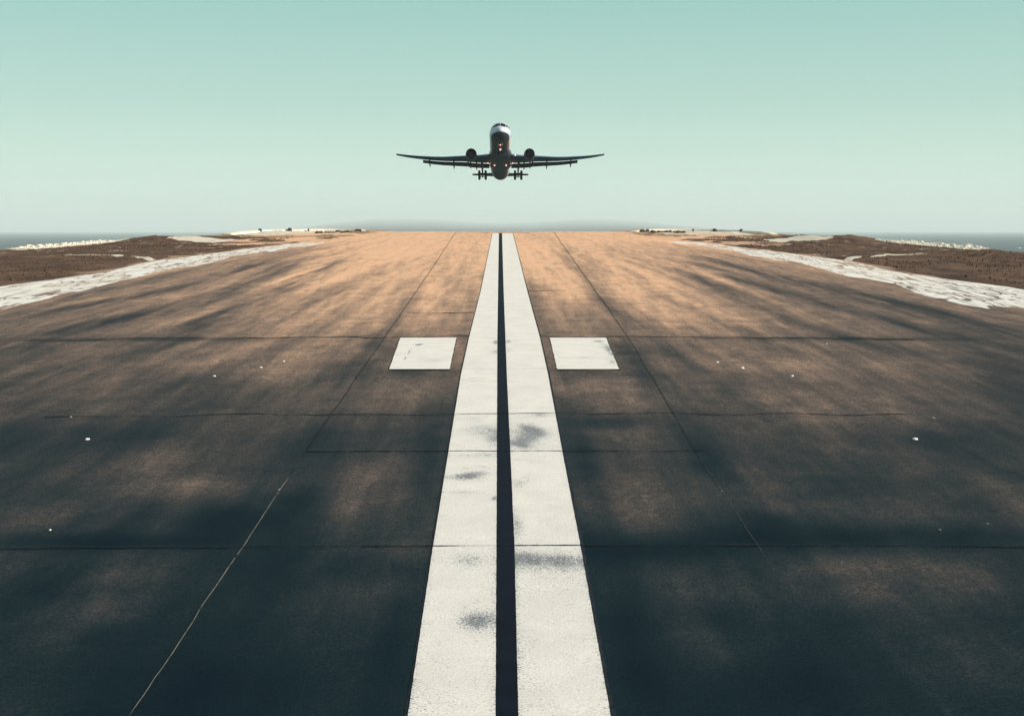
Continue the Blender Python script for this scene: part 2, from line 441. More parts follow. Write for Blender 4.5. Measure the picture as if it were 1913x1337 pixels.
spR = [(.46, 26.5, .35, .9, .75), (.80, 28.1, .35, .30, .65), (.30, 25.0, .3, .6, .7), (.75, 26.0, .4, .8, .45), (.70, 17.15, .55, .38, .80), (.25, 17.3, .25, .3, .6), (.20, 41.2, .10, .5, .7),
       (.19, 39.0, .08, .4, .4), (.27, 21.7, .12, .35, .45), (.2, 19.0, .12, .8, .35), (.5, 37, .6, .3, .2)]
tag(sheet('centre_stripe', SLO, GL, ys_line, M_PAINT, .012, 22, {'wear': wear_field(spL, 5, 15, SLO, GL)}, jag=.007, seed=4),
    label='white centre stripe on the left with a tyre scuff near its inner edge')
tag(sheet('centre_stripe', GR, SRO, ys_line, M_PAINT, .012, 22, {'wear': wear_field(spR, 6, 16, GR, SRO)}, jag=.007, seed=5),
    label='white centre stripe on the right with a broad grey scuffed patch')

def square(pts, spots, label, seed):
    # pts: far-left, far-right, near-right, near-left
    (ax_, ay_), (bx_, by_), (cx_, cy_), (dx_, dy_) = pts
    ys = np.arange(dy_, ay_ + .001, .06)
    L = [(dy_, dx_), (ay_, ax_)]; Rr = [(cy_, cx_), (by_, bx_)]
    o = sheet('dark_bed', [(y - .24, x - .02) for y, x in L], [(y - .24, x + .02) for y, x in Rr], ys - .24, M_SEAL, .004, 3, jag=.06, seed=seed)  # shadow band below the block, laid as a dark offset sheet
    def f(X, Y):
        w = .05 + X * 0
        for cx, cy, rx, ry, a in spots: w = w + a * blob(X, Y, cx, cy, rx, ry) * (.3 + 1.4 * fbm(X * 4, Y * 2, 3, seed))
        return np.clip(w, 0, 1)
    tag(sheet('white_block', L, Rr, ys, M_PAINT, .012, 30, {'wear': f}, jag=.03, seed=seed + 2), label=label)
square([(-3.51, 42.23), (-1.58, 42.23), (-1.53, 35.12), (-3.26, 35.12)], [(-2.8, 40.3, .12, .2, .9), (-2.68, 40.5, .1, .15, .8), (-2.95, 38.3, .025, 1.3, .8), (-2.97, 37.2, .05, .3, .7), (-2.3, 37.0, .35, .4, .35), (-1.9, 36.9, .3, .5, .25)],
       'white painted block left of the centre stripes with a thin dark crack', 21)
square([(1.63, 42.2), (3.56, 42.2), (3.34, 35.09), (1.56, 35.09)], [(3.2, 41.2, .22, .3, .7), (3.42, 38.6, .15, 1.6, .7), (3.25, 36.6, .14, .7, .5), (2.5, 37.4, .4, .18, .5), (3.3, 40, .2, .8, .4)],
       'white painted block right of the centre stripes with a worn outer edge', 23)

def ribbon(name, pts, width, mat, lift, label=None, jit=.05, seed=0, step=.15, parent=None):
    P = np.array(pts, float)
    seg = np.sqrt((np.diff(P, axis=0) ** 2).sum(1)); t = np.concatenate([[0], np.cumsum(seg)])
    tt = np.arange(0, t[-1], step); tt = np.append(tt, t[-1])
    x = np.interp(tt, t, P[:, 0]); y = np.interp(tt, t, P[:, 1])
    tx = np.gradient(x); ty = np.gradient(y); l = np.hypot(tx, ty) + 1e-9; nx_, ny_ = -ty / l, tx / l
    w = np.interp(tt, t, width) if isinstance(width, (list, tuple)) else np.full(len(tt), width)
    off = jit * (fbm(tt * .7, tt * 0 + 2, 4, seed) - .5) * 2
    w = w * (.55 + .9 * fbm(tt * 3.1, tt * 0 + 8, 3, seed + 1))
    X = np.stack([x + nx_ * (off - w / 2), x + nx_ * (off + w / 2)]); Y = np.stack([y + ny_ * (off - w / 2), y + ny_ * (off + w / 2)])
    o = grid_obj(name, X, Y, runway_z(X, Y) + lift, mat, parent=parent or RUNWAY)
    return tag(o, label)

mj = NT('joint_filler')
cj = mj.coord()
sep = mj.node('ShaderNodeSeparateXYZ'); mj.link(cj, sep.inputs[0])
ny = mj.math('ADD', sep.outputs[1], mj.math('MULTIPLY', mj.noise(cj, .8, 4), 7.))
pale = mj.math('MULTIPLY', mj.map(ny, 25., 27., 1., 0.), mj.map(ny, 14.6, 15.6))
pale = mj.math('MULTIPLY', pale, mj.map(mj.noise(cj, 4., 4), .30, .50))
left_only = mj.map(sep.outputs[0], -1., 1., 1., .30)
mj.set(mj.mix(mj.math('MULTIPLY', pale, left_only), (.012, .017, .021, 1), (.25, .215, .17, 1)), .9, .1)
ribbon('pavement_joint', [(-3.85, -30), (-3.85, 13.5), (-3.89, 15.2), (-3.89, 17.95), (-3.95, 21.3), (-3.95, 24.3), (-4.01, 32.8), (-4.05, 41), (-4.1, 50), (-4.22, 71), (-4.67, 128)],
       [.009, .010, .011, .012, .013, .014, .016, .018, .022, .028, .045], mj.m, .008, 'long joint left of the stripes, filled with pale dust near the camera', .03, 31, .1)
ribbon('pavement_joint', [(3.76, 16.8), (3.76, 18.7), (3.81, 21.2), (3.80, 22.7), (3.96, 28.2), (4.34, 42), (4.48, 52), (4.71, 71), (5.45, 128)],
       [.004, .008, .010, .011, .014, .018, .021, .027, .045], mj.m, .008, 'long dark joint right of the stripes', .03, 33, .1)
def trans(y, x0, x1, w, seed, lift=.016, lab=None, jit=.12, bend=0.):
    xs = np.linspace(x0, x1, 9)
    ribbon('cross_joint', [(x, y + bend * abs(x) ** 1.5) for x in xs], w, M_SEAL, lift, lab, jit, seed, .06)
trans(17.93, -12, 12, .05, 41, lab='dark cross joint nearest the camera', jit=.05, bend=-.006)
trans(24.33, -3.95, 4.0, .065, 43, lab='short cross joint between the two long joints', jit=.07)
trans(28.35, -10.5, 9.5, .07, 45, lab='wavy cross joint just below the white blocks', jit=.28, bend=-.010)
trans(42.7, -17, -1.15, .15, 47, lab='cross joint at the far edge of the left white block', jit=.55, bend=-.022)
trans(42.7, 1.3, 14, .13, 49, lab='cross joint at the far edge of the right white block', jit=.5, bend=-.022)
trans(50.2, -3.9, -1.1, .16, 51, lab='faint cross joint left of the stripes', jit=.3)
trans(60.2, 1.26, 3.2, .18, 53, lab='faint cross joint right of the stripes', jit=.4)
trans(35.15, -1.15, 1.2, .03, 55, jit=.1)

# ------------------------------------------------------------------ land
def make_ground():
    xs = np.concatenate([np.arange(-190, -60, 5.), np.arange(-60, -42, .8), np.arange(-42, -13, .17), np.arange(-13, 13, 1.), np.arange(13, 42, .17), np.arange(42, 60, .8), np.arange(60, 191, 5.)])
    ys = np.concatenate([np.arange(-200, 40, 5.), np.arange(40, 60, .6), np.arange(60, 136, .22), np.arange(136, 150, 1.), np.arange(150, 240, 5.)])
    X, Y = np.meshgrid(xs, ys, indexing='ij')
    Z = ground_z(X, Y)
    ax = np.abs(X)
    d = signed_dist(X, Y)
    n = fbm(X * .5, Y * .4, 4, 140); n2 = fbm(X * 1.4, Y * .9, 3, 150)
    pale = 0 * X
    # crest of pale rubble and sand along the outer edge
    tsel = sstep(Y, 93.5, 96) * (1 - sstep(Y, 104.5, 107.5))
    pale += 1.1 * sstep(d + .8 * (n - .5), -2.6, -1.6) * tsel
    pale += .85 * sstep(d + .5 * (n - .5), -.9, -.45) * sstep(Y, 104, 107) * (1 - sstep(Y, 111, 114))
    # level patch behind the first mound, and the pale apron before the sea wall
    pale += 1.0 * sstep(np.exp(-(((ax - 26.4) / 3.0) ** 4 + ((Y - 109.8) / 3.4) ** 4)) + .3 * (n - .5), .4, .6)
    pale += .9 * sstep(np.exp(-(((ax - 20.6) / 5.0) ** 4 + ((Y - 125) / 5.8) ** 4)) + .25 * (n - .5), .4, .6)
    # thin pale track on the bank
    for (x0, y0), (x1, y1) in [((23.4, 83.2), (25.6, 86.2)), ((25.6, 86.2), (28.0, 88.9)), ((28.0, 88.9), (31.5, 90.0))]:
        t = np.clip(((ax - x0) * (x1 - x0) + (Y - y0) * (y1 - y0)) / ((x1 - x0) ** 2 + (y1 - y0) ** 2), 0, 1)
        dist = np.hypot(ax - x0 - t * (x1 - x0), (Y - y0 - t * (y1 - y0)) * .5)
        pale += .9 * sstep(dist + .25 * (n2 - .5), .42, .18) * (1 - .5 * sstep(ax, 27, 31))
    pale += .45 * sstep(n2, .60, .74) * sstep(ax, 23, 26) * sstep(Y, 84, 90)
    # dusty sand where the end of the runway meets the bank
    sand = sstep(Y + 2.4 * (n - .5) - .55 * (ax - 13), 104, 116) * (1 - .55 * sstep(n2, .45, .62))
    beach = sstep(Z, 6, 1)
    pale = np.clip(pale + .6 * beach, 0, 1)
    m = NT('bank_soil')
    co = m.coord()
    a = m.noise(co, .35, 6, .6, .5); b = m.noise(co, 2.6, 6, .7); c = m.noise(co, 14., 4, .7)
    s1 = m.mix(m.map(a, .36, .64), (.088, .054, .041, 1), (.215, .128, .085, 1))
    s1 = m.mix(m.map(b, .38, .66), s1, (.135, .088, .064, 1))
    s1 = m.mix(m.map(c, .55, .75, 0., .7), s1, (.025, .021, .019, 1))
    s1 = m.mix(m.map(c, .30, .42, .35, 0.), s1, (.26, .19, .14, 1))
    sa = m.attr('sand'); pa = m.attr('pale')
    col = m.mix(m.map(m.math('ADD', sa, m.math('MULTIPLY', m.math('SUBTRACT', b, .5), .6)), .3, .7), s1, (.50, .33, .20, 1))
    pw = m.mix(m.map(b, .35, .65), (.74, .64, .48, 1), (.80, .74, .64, 1))
    pw = m.mix(m.map(c, .5, .75, 0., .5), pw, (.42, .33, .24, 1))
    col = m.mix(m.map(m.math('ADD', pa, m.math('MULTIPLY', m.math('SUBTRACT', b, .5), .5)), .35, .65), col, pw)
    m.set(col, .95, .1)
    m.bump(m.math('ADD', b, m.math('MULTIPLY', c, .4)), 1., .25)
    return tag(grid_obj('ground', X, Y, Z, m.m, attrs={'pale': pale, 'sand': sand}), kind='structure')
GROUND = make_ground()

# low dry scrub and clods over the soil banks
def make_scrub():
    rng = np.random.default_rng(5)
    V = []; F = []
    n = 0
    xs = rng.uniform(19, 41, 30000); ys = rng.uniform(58, 122, 30000); sg = rng.choice([-1, 1], 30000)
    X = xs * sg
    dens = fbm(X * .35, ys * .3, 3, 160)
    d = signed_dist(X, ys)
    ok = (xs > x_out(ys) + .9) & (d < -.2) & (dens > .47) & ~((ys > 91) & (ys < 106) & (d > -2.4)) & (np.exp(-(((xs - 26.4) / 3.2) ** 4 + ((ys - 109.8) / 3.6) ** 4)) < .3) & (ys < 116)
    X = X[ok][:7500]; Y = ys[ok][:7500]
    Z = ground_z(X, Y)
    for x, y, z in zip(X, Y, Z):
        h = rng.uniform(.025, .075) * (1.6 if rng.random() < .08 else 1); w = h * rng.uniform(.6, 1.3)
        for k in range(4):
            a = rng.uniform(0, 6.283); lx, ly = math.cos(a), math.sin(a); t = rng.uniform(-.5, .5)
            q = w * rng.uniform(.25, .5)
            V += [(x - lx * q, y - ly * q, z - .02), (x + lx * q, y + ly * q, z - .02), (x + lx * q * .7 + t * w * ly, y + ly * q - t * w * lx, z + h), (x - lx * q * .3 + t * w * ly, y - ly * q * .4 - t * w * lx, z + h * .8)]
            F.append((n, n + 1, n + 2, n + 3)); n += 4
    m = NT('dry_scrub')
    c = m.noise(m.coord(), 1.5, 3)
    m.set(m.ramp(c, [(.3, (.055, .040, .032)), (.5, (.105, .068, .048)), (.7, (.19, .125, .085))]), .95, .05)
    o = mesh_obj('scrub', V, F, m.m, smooth=False)
    tag(o, 'low dry brown scrub covering the soil banks on both sides', 'scrub', kind='stuff')
make_scrub()

# ------------------------------------------------------------------ rocks
def rock_bm(r, seed, sub=2, flat=.7, rough=.35):
    rng = random.Random(seed)
    bm = bmesh.new()
    bmesh.ops.create_icosphere(bm, subdivisions=sub, radius=r)
    cuts = [(Vector((rng.gauss(0, 1), rng.gauss(0, 1), rng.gauss(0, 1))).normalized(), r * rng.uniform(.55, .9)) for _ in range(9)]
    for v in bm.verts:
        p = v.co.copy()
        for nrm, dd in cuts:
            e = p.dot(nrm) - dd
            if e > 0: p -= nrm * e * .92
        p *= 1 + rough * .25 * (rng.random() - .5)
        p.z *= flat
        v.co = p
    return bm

def stone_mat(name, c1, c2):
    m = NT(name)
    co = m.coord()
    n = m.noise(co, 5., 5, .65); n2 = m.noise(co, 22., 3, .6)
    col = m.mix(m.map(n, .35, .65), (*c1, 1), (*c2, 1))
    col = m.mix(m.map(n2, .6, .75, 0., .4), col, tuple(x * .35 for x in c1) + (1,))
    m.set(col, .9, .2); m.bump(n2, .5, .02)
    return m.m
M_WHITE_ROCK = stone_mat('pale_stone', (.60, .53, .42), (.80, .75, .66))
M_DARK_ROCK = stone_mat('dark_stone', (.055, .050, .042), (.11, .095, .075))
M_STRAW = stone_mat('straw_chip', (.34, .30, .22), (.46, .41, .32))
M_CHIP = stone_mat('white_chip', (.80, .78, .72), (.88, .87, .84))

def edge_points(side, y0, y1, n, inset, rng):
    out = []
    for i in range(n):
        y = y0 + (y1 - y0) * (i + rng.random() * .8) / n
        xe = np.interp(y, [88, 92.5, 97.5, 107.2, 112.5], [39.6, 38.6, 37.4, 34.8, 33.2])
        out.append((side * (xe - rng.uniform(*inset)), y))
    return out

big_protos = {}
def boulders():
    rng = random.Random(3)
    meshes = []
    for k in range(6):
        bm = rock_bm(1., 100 + k, 2, .75); me = bpy.data.meshes.new('boulder'); bm.to_mesh(me); bm.free()
        me.materials.append(M_WHITE_ROCK); meshes.append(me)
    for side, lab in ((-1, 'pale boulder in the white rubble along the crest of the left bank'), (1, 'pale boulder in the white rubble along the crest of the right bank')):
        pts = edge_points(side, 95.6, 106.0, 60, (-.1, 1.7), rng)
        for x, y in pts:
            o = bpy.data.objects.new('boulder', rng.choice(meshes)); COL.objects.link(o)
            end = 1.3 if y < 98 else 1.
            r = rng.uniform(.07, .19) * end
            o.scale = (r * rng.uniform(.9, 1.5), r * rng.uniform(.9, 1.4), r)
            o.rotation_euler = (rng.uniform(-.3, .3), rng.uniform(-.3, .3), rng.uniform(0, 6.28))
            o.location = (x, y, gz(x, y) + r * .35)
            tag(o, lab, 'boulder', 'pale boulders on the %s bank' % ('left' if side < 0 else 'right'))
    dm = []
    for k in range(4):
        bm = rock_bm(1., 200 + k, 2, .8); me = bpy.data.meshes.new('dark_boulder'); bm.to_mesh(me); bm.free()
        me.materials.append(M_DARK_ROCK); dm.append(me)
    for side, lab in ((-1, 'dark boulder in the pile at the inner end of the left sea wall'), (1, 'dark boulder in the pile at the inner end of the right sea wall')):
        for k in range(16):
            t = k / 15
            x = side * (18.4 - 3.9 * t + rng.uniform(-.2, .2)); y = 125.4 + 2.6 * t + rng.uniform(-.9, .9)
            o = bpy.data.objects.new('dark_boulder', rng.choice(dm)); COL.objects.link(o)
            r = rng.uniform(.13, .24)
            o.scale = (r * rng.uniform(1., 1.9), r * rng.uniform(.9, 1.4), r)
            o.rotation_euler = (0, 0, rng.uniform(0, 6.28))
            o.location = (x, y, gz(x, y) + r * .4)
            tag(o, lab, 'boulder', 'dark boulders by the %s sea wall' % ('left' if side < 0 else 'right'))
    # small rubble between the boulders: too many to count
    V = []; F = []; n = 0
    for side in (-1, 1):
        for x, y in edge_points(side, 95.0, 108, 520, (-.2, 2.3), rng):
            bm = rock_bm(rng.uniform(.04, .11), rng.randrange(10 ** 6), 1, .8)
            z = gz(x, y) + .02
            bm.verts.ensure_lookup_table()
            for v in bm.verts: V.append((x + v.co.x * 1.2, y + v.co.y, z + v.co.z))
            for f in bm.faces: F.append(tuple(n + v.index for v in f.verts))
            n += len(bm.verts); bm.free()
    tag(mesh_obj('rubble', V, F, M_WHITE_ROCK, smooth=False), 'small pale rubble strewn along the crest of both banks', 'rubble', kind='stuff')
    bm = rock_bm(6., 77, 3, .5)
    for v in bm.verts: v.co.x *= 1.15 + .25 * math.sin(v.co.z); v.co.z = v.co.z * .55
    o = bm_obj('sea_rock', bm, M_WHITE_ROCK, smooth=False, loc=(1427, 3385, .6))
    tag(o, 'tiny white rock standing alone in the sea past the right bank', 'rock')
boulders()

# white and straw-coloured chips of stone lying on the tar
CHIPS = [(-8.72, 25.55, .058, 'bright white chip of stone on the dark tar far left'), (8.62, 25.42, .064, 'largest bright white chip of stone, on the dark tar far right'),
         (-9.92, 28.03, .055, 'small dull chip of stone on the tar beyond the bright left chip'), (9.82, 27.75, .06, 'small dull chip of stone on the tar beyond the bright right chip'),
         (-7.99, 33.9, .075, 'outermost of three white chips in a row left of the white block'), (-6.99, 35.45, .075, 'middle of three white chips in a row left of the white block'),
         (-6.56, 36.72, .065, 'innermost of three white chips in a row left of the white block'), (8.0, 33.79, .085, 'outermost of three pale chips in a row right of the white block'),
         (6.92, 35.26, .095, 'middle of three pale chips in a row right of the white block'), (6.39, 36.41, .085, 'innermost of three pale chips in a row right of the white block'),
         (-7.07, 18.82, .04, 'white chip of stone above the near cross joint on the left'), (6.76, 18.71, .05, 'straw-coloured sliver above the near cross joint on the right'),
         (7.65, 19.07, .04, 'whitish sliver nearest the right edge, above the near cross joint'), (-3.96, 21.33, .022, 'white crumb lying in the left long joint'),
         (3.81, 21.16, .022, 'white crumb lying in the right long joint'), (10.7, 40.47, .09, 'flat pale chip on the brown tar beside the dark cross-joint stain')]
for i, (x, y, r, lab) in enumerate(CHIPS):
    r *= 1. if 'bright' in lab and 'dull' not in lab else .66
    bm = rock_bm(r, 300 + i, 2, .45)
    if 'sliver' in lab:
        for v in bm.verts: v.co.x *= .4
    o = bm_obj('stone_chip', bm, M_CHIP if 'white' in lab else M_STRAW, loc=(x, y, float(runway_z(x, y)) + r * .22))
    o.rotation_euler = (0, 0, .7 if 'sliver' in lab else random.uniform(0, 3))
    tag(o, lab, 'stone chip', 'chips of stone on the runway')

# ------------------------------------------------------------------ sea walls with stub posts
def concrete_mat():
    m = NT('pale_concrete')
    co = m.coord()
    n = m.noise(co, 1.2, 6, .65, .5); n2 = m.noise(co, 14., 4, .6)
    col = m.mix(m.map(n, .35, .68), (.80, .74, .62, 1), (.66, .57, .44, 1))
    col = m.mix(m.map(n2, .6, .8, 0., .45), col, (.33, .28, .22, 1))
    m.set(col, .9, .15); m.bump(n2, .5, .02)
    return m.m
M_CONC = concrete_mat()
M_POST = plain('post_dark', (.055, .048, .038), .8, .2, vary=.4, scale=9.)
WALL = [(27.2, 121.6), (25.6, 125.6), (24.0, 128.4), (22.0, 129.9), (19.4, 131.0), (16.6, 131.0), (14.6, 129.9), (13.4, 128.6)]
def sea_wall(side, label):
    P = np.array(WALL); t = np.concatenate([[0], np.cumsum(np.hypot(*np.diff(P, axis=0).T))])
    tt = np.linspace(0, t[-1], 60)
    x = np.interp(tt, t, P[:, 0]); y = np.interp(tt, t, P[:, 1])
    kx = np.ones(9) / 9
    x = np.convolve(np.pad(x, 4, 'edge'), kx, 'valid'); y = np.convolve(np.pad(y, 4, 'edge'), kx, 'valid')
    tx = np.gradient(x); ty = np.gradient(y); l = np.hypot(tx, ty); nx_, ny_ = ty / l, -tx / l   # toward the sea
    zg = runway_z(x, y) + .02
    top = zg + .20 * np.interp(tt, [0, 2, 14, t[-1] - 2, t[-1]], [.3, 1, 1, .85, .1])
    top = top + .03 * (fbm(tt * .8, tt * 0, 3, 7) - .5)
    prof = [(-.62, -.5, 0), (-.60, 0, .0), (-.52, 1, -.05), (-.45, 1, 0), (.40, 1, 0), (.5, 1, -.06), (.56, -6, 0)]
    V = []; F = []
    for i in range(60):
        for o, k, dz in prof:
            z = (top[i] + dz) if k == 1 else (zg[i] + (0 if k == 0 else k * .5))
            V.append((side * (x[i] + -nx_[i] * -o * 1.0), y[i] + ny_[i] * o, z))
    n = len(prof)
    for i in range(59):
        for j in range(n - 1):
            q = (i * n + j, (i + 1) * n + j, (i + 1) * n + j + 1, i * n + j + 1)
            F.append(q if side > 0 else q[::-1])
    F.append(tuple(range(n))); F.append(tuple(59 * n + j for j in range(n)))
    o = mesh_obj('sea_wall', V, F, M_CONC, smooth=False)
    tag(o, label, 'wall')
    return x, y, top
for side, nm, pts in ((-1, 'left', [(-24.7, 127.4), (-21.9, 129.9), (-20.1, 130.7)]), (1, 'right', [(20.3, 130.6), (22.3, 129.7), (24.7, 127.4)])):
    x, y, top = sea_wall(side, 'low pale concrete sea wall at the end of the runway on the %s' % nm)
    for j, (px_, py_) in enumerate(pts):
        k = int(np.argmin((side * x - px_) ** 2 + (y - py_) ** 2))
        w, h = [(.17, .27), (.20, .30), (.09, .25)][j if side < 0 else 2 - j]
        bm = bmesh.new()
        bmesh.ops.create_cube(bm, size=1)
        for v in bm.verts:
            v.co.x *= w * 2 * (.85 if v.co.z > 0 else 1.); v.co.y *= w * 2 * (.85 if v.co.z > 0 else 1.); v.co.z = (v.co.z + .5) * h
        bmesh.ops.bevel(bm, geom=list(bm.edges), offset=.02, segments=2, affect='EDGES')
        o = empty('stub_post', (side * x[k], y[k] - .86, gz(side * x[k], y[k] - .86) - .02))
        bm_obj('post_body', bm, M_POST, o)
        bm = bmesh.new(); bmesh.ops.create_cone(bm, cap_ends=True, segments=16, radius1=w * .55, radius2=w * .45, depth=.05)
        bm_obj('post_cap', bm, M_POST, o, loc=(0, 0, h + .022))
        which = {(-1, 0): 'dark stub post farthest out on the left sea wall', (-1, 1): 'largest dark stub post, in the middle of the left sea wall', (-1, 2): 'smallest dark stub post on the left sea wall',
                 (1, 0): 'smallest dark stub post on the right sea wall', (1, 1): 'dark stub post in the middle of the right sea wall', (1, 2): 'dark stub post farthest out on the right sea wall'}[(side, j)]
        tag(o, which, 'post', 'stub posts on the sea walls')

# ------------------------------------------------------------------ sea and far hills
def make_sea():
    m = NT('sea_water')
    co = m.coord()
    n1 = m.noise(m.coord('Object', (1., 2.2, 1)), .012, 6, .6, .3); n2 = m.noise(m.coord('Object', (1., 1.8, 1)), .11, 5, .6)
    col = m.mix(m.map(n1, .35, .65), (.036, .064, .070, 1), (.052, .082, .086, 1))
    m.set(col, .6, .06)
    m.bump(m.math('ADD', m.math('MULTIPLY', n1, 2.), n2), .8, 1.5)
    r = np.concatenate([[0.], np.geomspace(60, 45000, 60)]); a = np.linspace(0, 2 * np.pi, 129)
    RR, AA = np.meshgrid(r, a, indexing='ij')
    tag(grid_obj('sea', RR * np.cos(AA), RR * np.sin(AA), RR * 0, m.m), kind='structure')
make_sea()

def make_hills():
    F_ = 2300.
    th = np.linspace(-560, 620, 260)                  # bearings in 1/2300 rad
    r = np.geomspace(3200, 36000, 90)
    T, RR = np.meshgrid(th, r, indexing='ij')
    prof = np.interp(th, [-560, -430, -355, -300, -235, -170, -110, -60, 0, 60, 110, 170, 235, 290, 350, 420, 620],
                     [-8, 0, 7, 14, 20, 21, 19, 15, 13, 15, 18, 20, 18, 13, 7, 1, -8.])
    prof = prof + 1.5 * (fbm(th * .03, th * 0, 3, 170) - .5)
    ramp = np.clip((RR - 3200) / (36000 - 3200), 0, 1) ** .58
    Z = 50 * 0 + ramp * (50 + RR * prof[:, None] / F_) + 8 * (fbm(T * .08, RR * .0008, 4, 180) - .55) * ramp - 1.5
    A = T / F_
    m = NT('hill_cover')
    n = m.noise(m.coord(), .0016, 6, .65)
    m.set(m.mix(m.map(n, .35, .65), (.045, .062, .060, 1), (.085, .088, .078, 1)), .95, .05)
    tag(grid_obj('hills', RR * np.sin(A), RR * np.cos(A), Z, m.m), kind='structure')
make_hills()

# ------------------------------------------------------------------ haze
def make_haze():
    bm = bmesh.new(); bmesh.ops.create_cube(bm, size=1)
    for v in bm.verts: v.co = Vector((v.co.x * 94000, v.co.y * 94000, -5 + (v.co.z + .5) * 385))
    me = bpy.data.meshes.new('haze'); bm.to_mesh(me); bm.free()
    m = bpy.data.materials.new('haze_air'); m.use_nodes = True
    nt = m.node_tree; nt.nodes.remove(nt.nodes['Principled BSDF'])
    pv = nt.nodes.new('ShaderNodeVolumePrincipled')
    pv.inputs['Color'].default_value = (.90, 1., 1., 1)
    pv.inputs['Density'].default_value = HAZE
    pv.inputs['Anisotropy'].default_value = 0.
    nt.links.new(pv.outputs[0], nt.nodes['Material Output'].inputs['Volume'])
    me.materials.append(m)
    o = bpy.data.objects.new('haze', me); COL.objects.link(o)
    tag(o, kind='stuff', label='pale sea haze filling the air', cat='haze')
HAZE = 1 / 13000.
make_haze()

# ------------------------------------------------------------------ airliner
# local axes: x to the right of the picture, y from nose to tail, z up; the nose tip is at the origin
def pchip(x, xs, ys):
    xs = np.asarray(xs, float); ys = np.asarray(ys, float); x = np.asarray(x, float)
    h = np.diff(xs); dl = np.diff(ys) / h
    m = np.zeros_like(ys); m[0], m[-1] = dl[0], dl[-1]
    for i in range(1, len(xs) - 1):
        if dl[i - 1] * dl[i] > 0:
            w1, w2 = 2 * h[i] + h[i - 1], h[i] + 2 * h[i - 1]
            m[i] = (w1 + w2) / (w1 / dl[i - 1] + w2 / dl[i])
    k = np.clip(np.searchsorted(xs, x) - 1, 0, len(xs) - 2)
    t = (x - xs[k]) / h[k]
    return ((1 + 2 * t) * (1 - t) ** 2 * ys[k] + t * (1 - t) ** 2 * h[k] * m[k] + t * t * (3 - 2 * t) * ys[k + 1] + t * t * (t - 1) * h[k] * m[k + 1])

FY = [0, .12, .5, 1.2, 1.7, 2.4, 3.4, 5, 7, 9.5, 40, 44, 48, 52, 55.5, 57.8, 58.6]
FW = [.03, .45, .95, 1.50, 1.80, 2.13, 2.43, 2.67, 2.80, 2.82, 2.82, 2.70, 2.36, 1.75, 1.05, .50, .22]
FH = [.04, .39, .775, 1.21, 1.45, 2.02, 2.41, 2.69, 2.80, 2.82, 2.82, 2.72, 2.40, 1.80, 1.15, .62, .32]
FZ = [-.62, -.61, -.625, -.69, -.67, -.305, -.135, -.05, 0, 0, 0, .10, .42, 1.02, 1.55, 1.85, 1.92]
def fus(y, th):
    w = pchip(y, FY, FW); h = pchip(y, FY, FH); zc = pchip(y, FY, FZ)
    return np.stack([w * np.sin(th), y + 0 * th, zc + h * np.cos(th)], -1)

def jet_paint():
    m = NT('jet_paint')
    co = m.coord()
    sp = m.node('ShaderNodeSeparateXYZ'); m.link(co, sp.inputs[0])
    # paint edge between the white upper body and the dark belly drops back along the nose
    zb = m.map(sp.outputs[1], 2.5, 9., -1.08, -1.62)
    f = m.map(m.math('SUBTRACT', sp.outputs[2], zb), -.03, .03)
    n = m.noise(co, 1.2, 5, .6)
    belly = m.mix(m.map(n, .35, .65), (.026, .034, .044, 1), (.036, .043, .052, 1))
    # frame joints in the skin
    ring = m.math('ABSOLUTE', m.math('SUBTRACT', m.math('FRACT', m.math('DIVIDE', sp.outputs[1], 3.2)), .5))
    belly = m.mix(m.map(ring, .0, .012, .6, 0.), belly, (.004, .006, .008, 1))
    white = m.mix(m.map(n, .35, .65), (.54, .59, .63, 1), (.48, .53, .57, 1))
    band = m.math('MULTIPLY', m.map(m.math('SUBTRACT', sp.outputs[2], zb), -.55, -.45), m.map(sp.outputs[1], 4., 7.))  # warm sunlit edge of the body, painted in as a copper band
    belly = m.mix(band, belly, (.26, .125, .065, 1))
    m.set(m.mix(f, belly, white), m.math('SUBTRACT', .42, m.math('MULTIPLY', f, .12)), .35)
    return m.m
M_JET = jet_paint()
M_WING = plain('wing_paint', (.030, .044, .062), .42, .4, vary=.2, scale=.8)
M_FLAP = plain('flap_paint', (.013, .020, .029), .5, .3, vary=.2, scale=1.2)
M_SLAT = plain('slat_metal', (.10, .20, .30), .35, .5, .5, vary=.1)  # blue sky reflection put into the base colour
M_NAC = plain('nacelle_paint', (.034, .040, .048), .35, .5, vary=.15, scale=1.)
M_LIP = plain('lip_metal', (.10, .12, .14), .3, .5, .9, vary=.1)
M_DARK = plain('intake_dark', (.006, .009, .014), .6, .2)
M_GLASS = plain('cockpit_glass', (.005, .010, .018), .3, .06, vary=.05)
M_TYRE = plain('tyre_rubber', (.006, .007, .010), .8, .2)
M_GEAR = plain('gear_steel', (.020, .024, .030), .5, .4, .3)
M_DOOR = plain('gear_door_paint', (.78, .50, .18), .5, .3, vary=.1)
M_WINGLET = plain('winglet_paint', (.55, .50, .46), .5, .4)
def lamp_mat(name, color, strength):
    m = NT(name); m.set((.8, .8, .8), .3)
    m.b.inputs['Emission Color'].default_value = (*color, 1); m.b.inputs['Emission Strength'].default_value = strength
    return m.m
M_LENS = lamp_mat('lamp_lens', (1., .88, .78), 1.2)
M_BLOOM = lamp_mat('lamp_bloom', (1., .10, .05), .8)
M_BEACON = lamp_mat('beacon_lens', (1., .20, .12), .6)

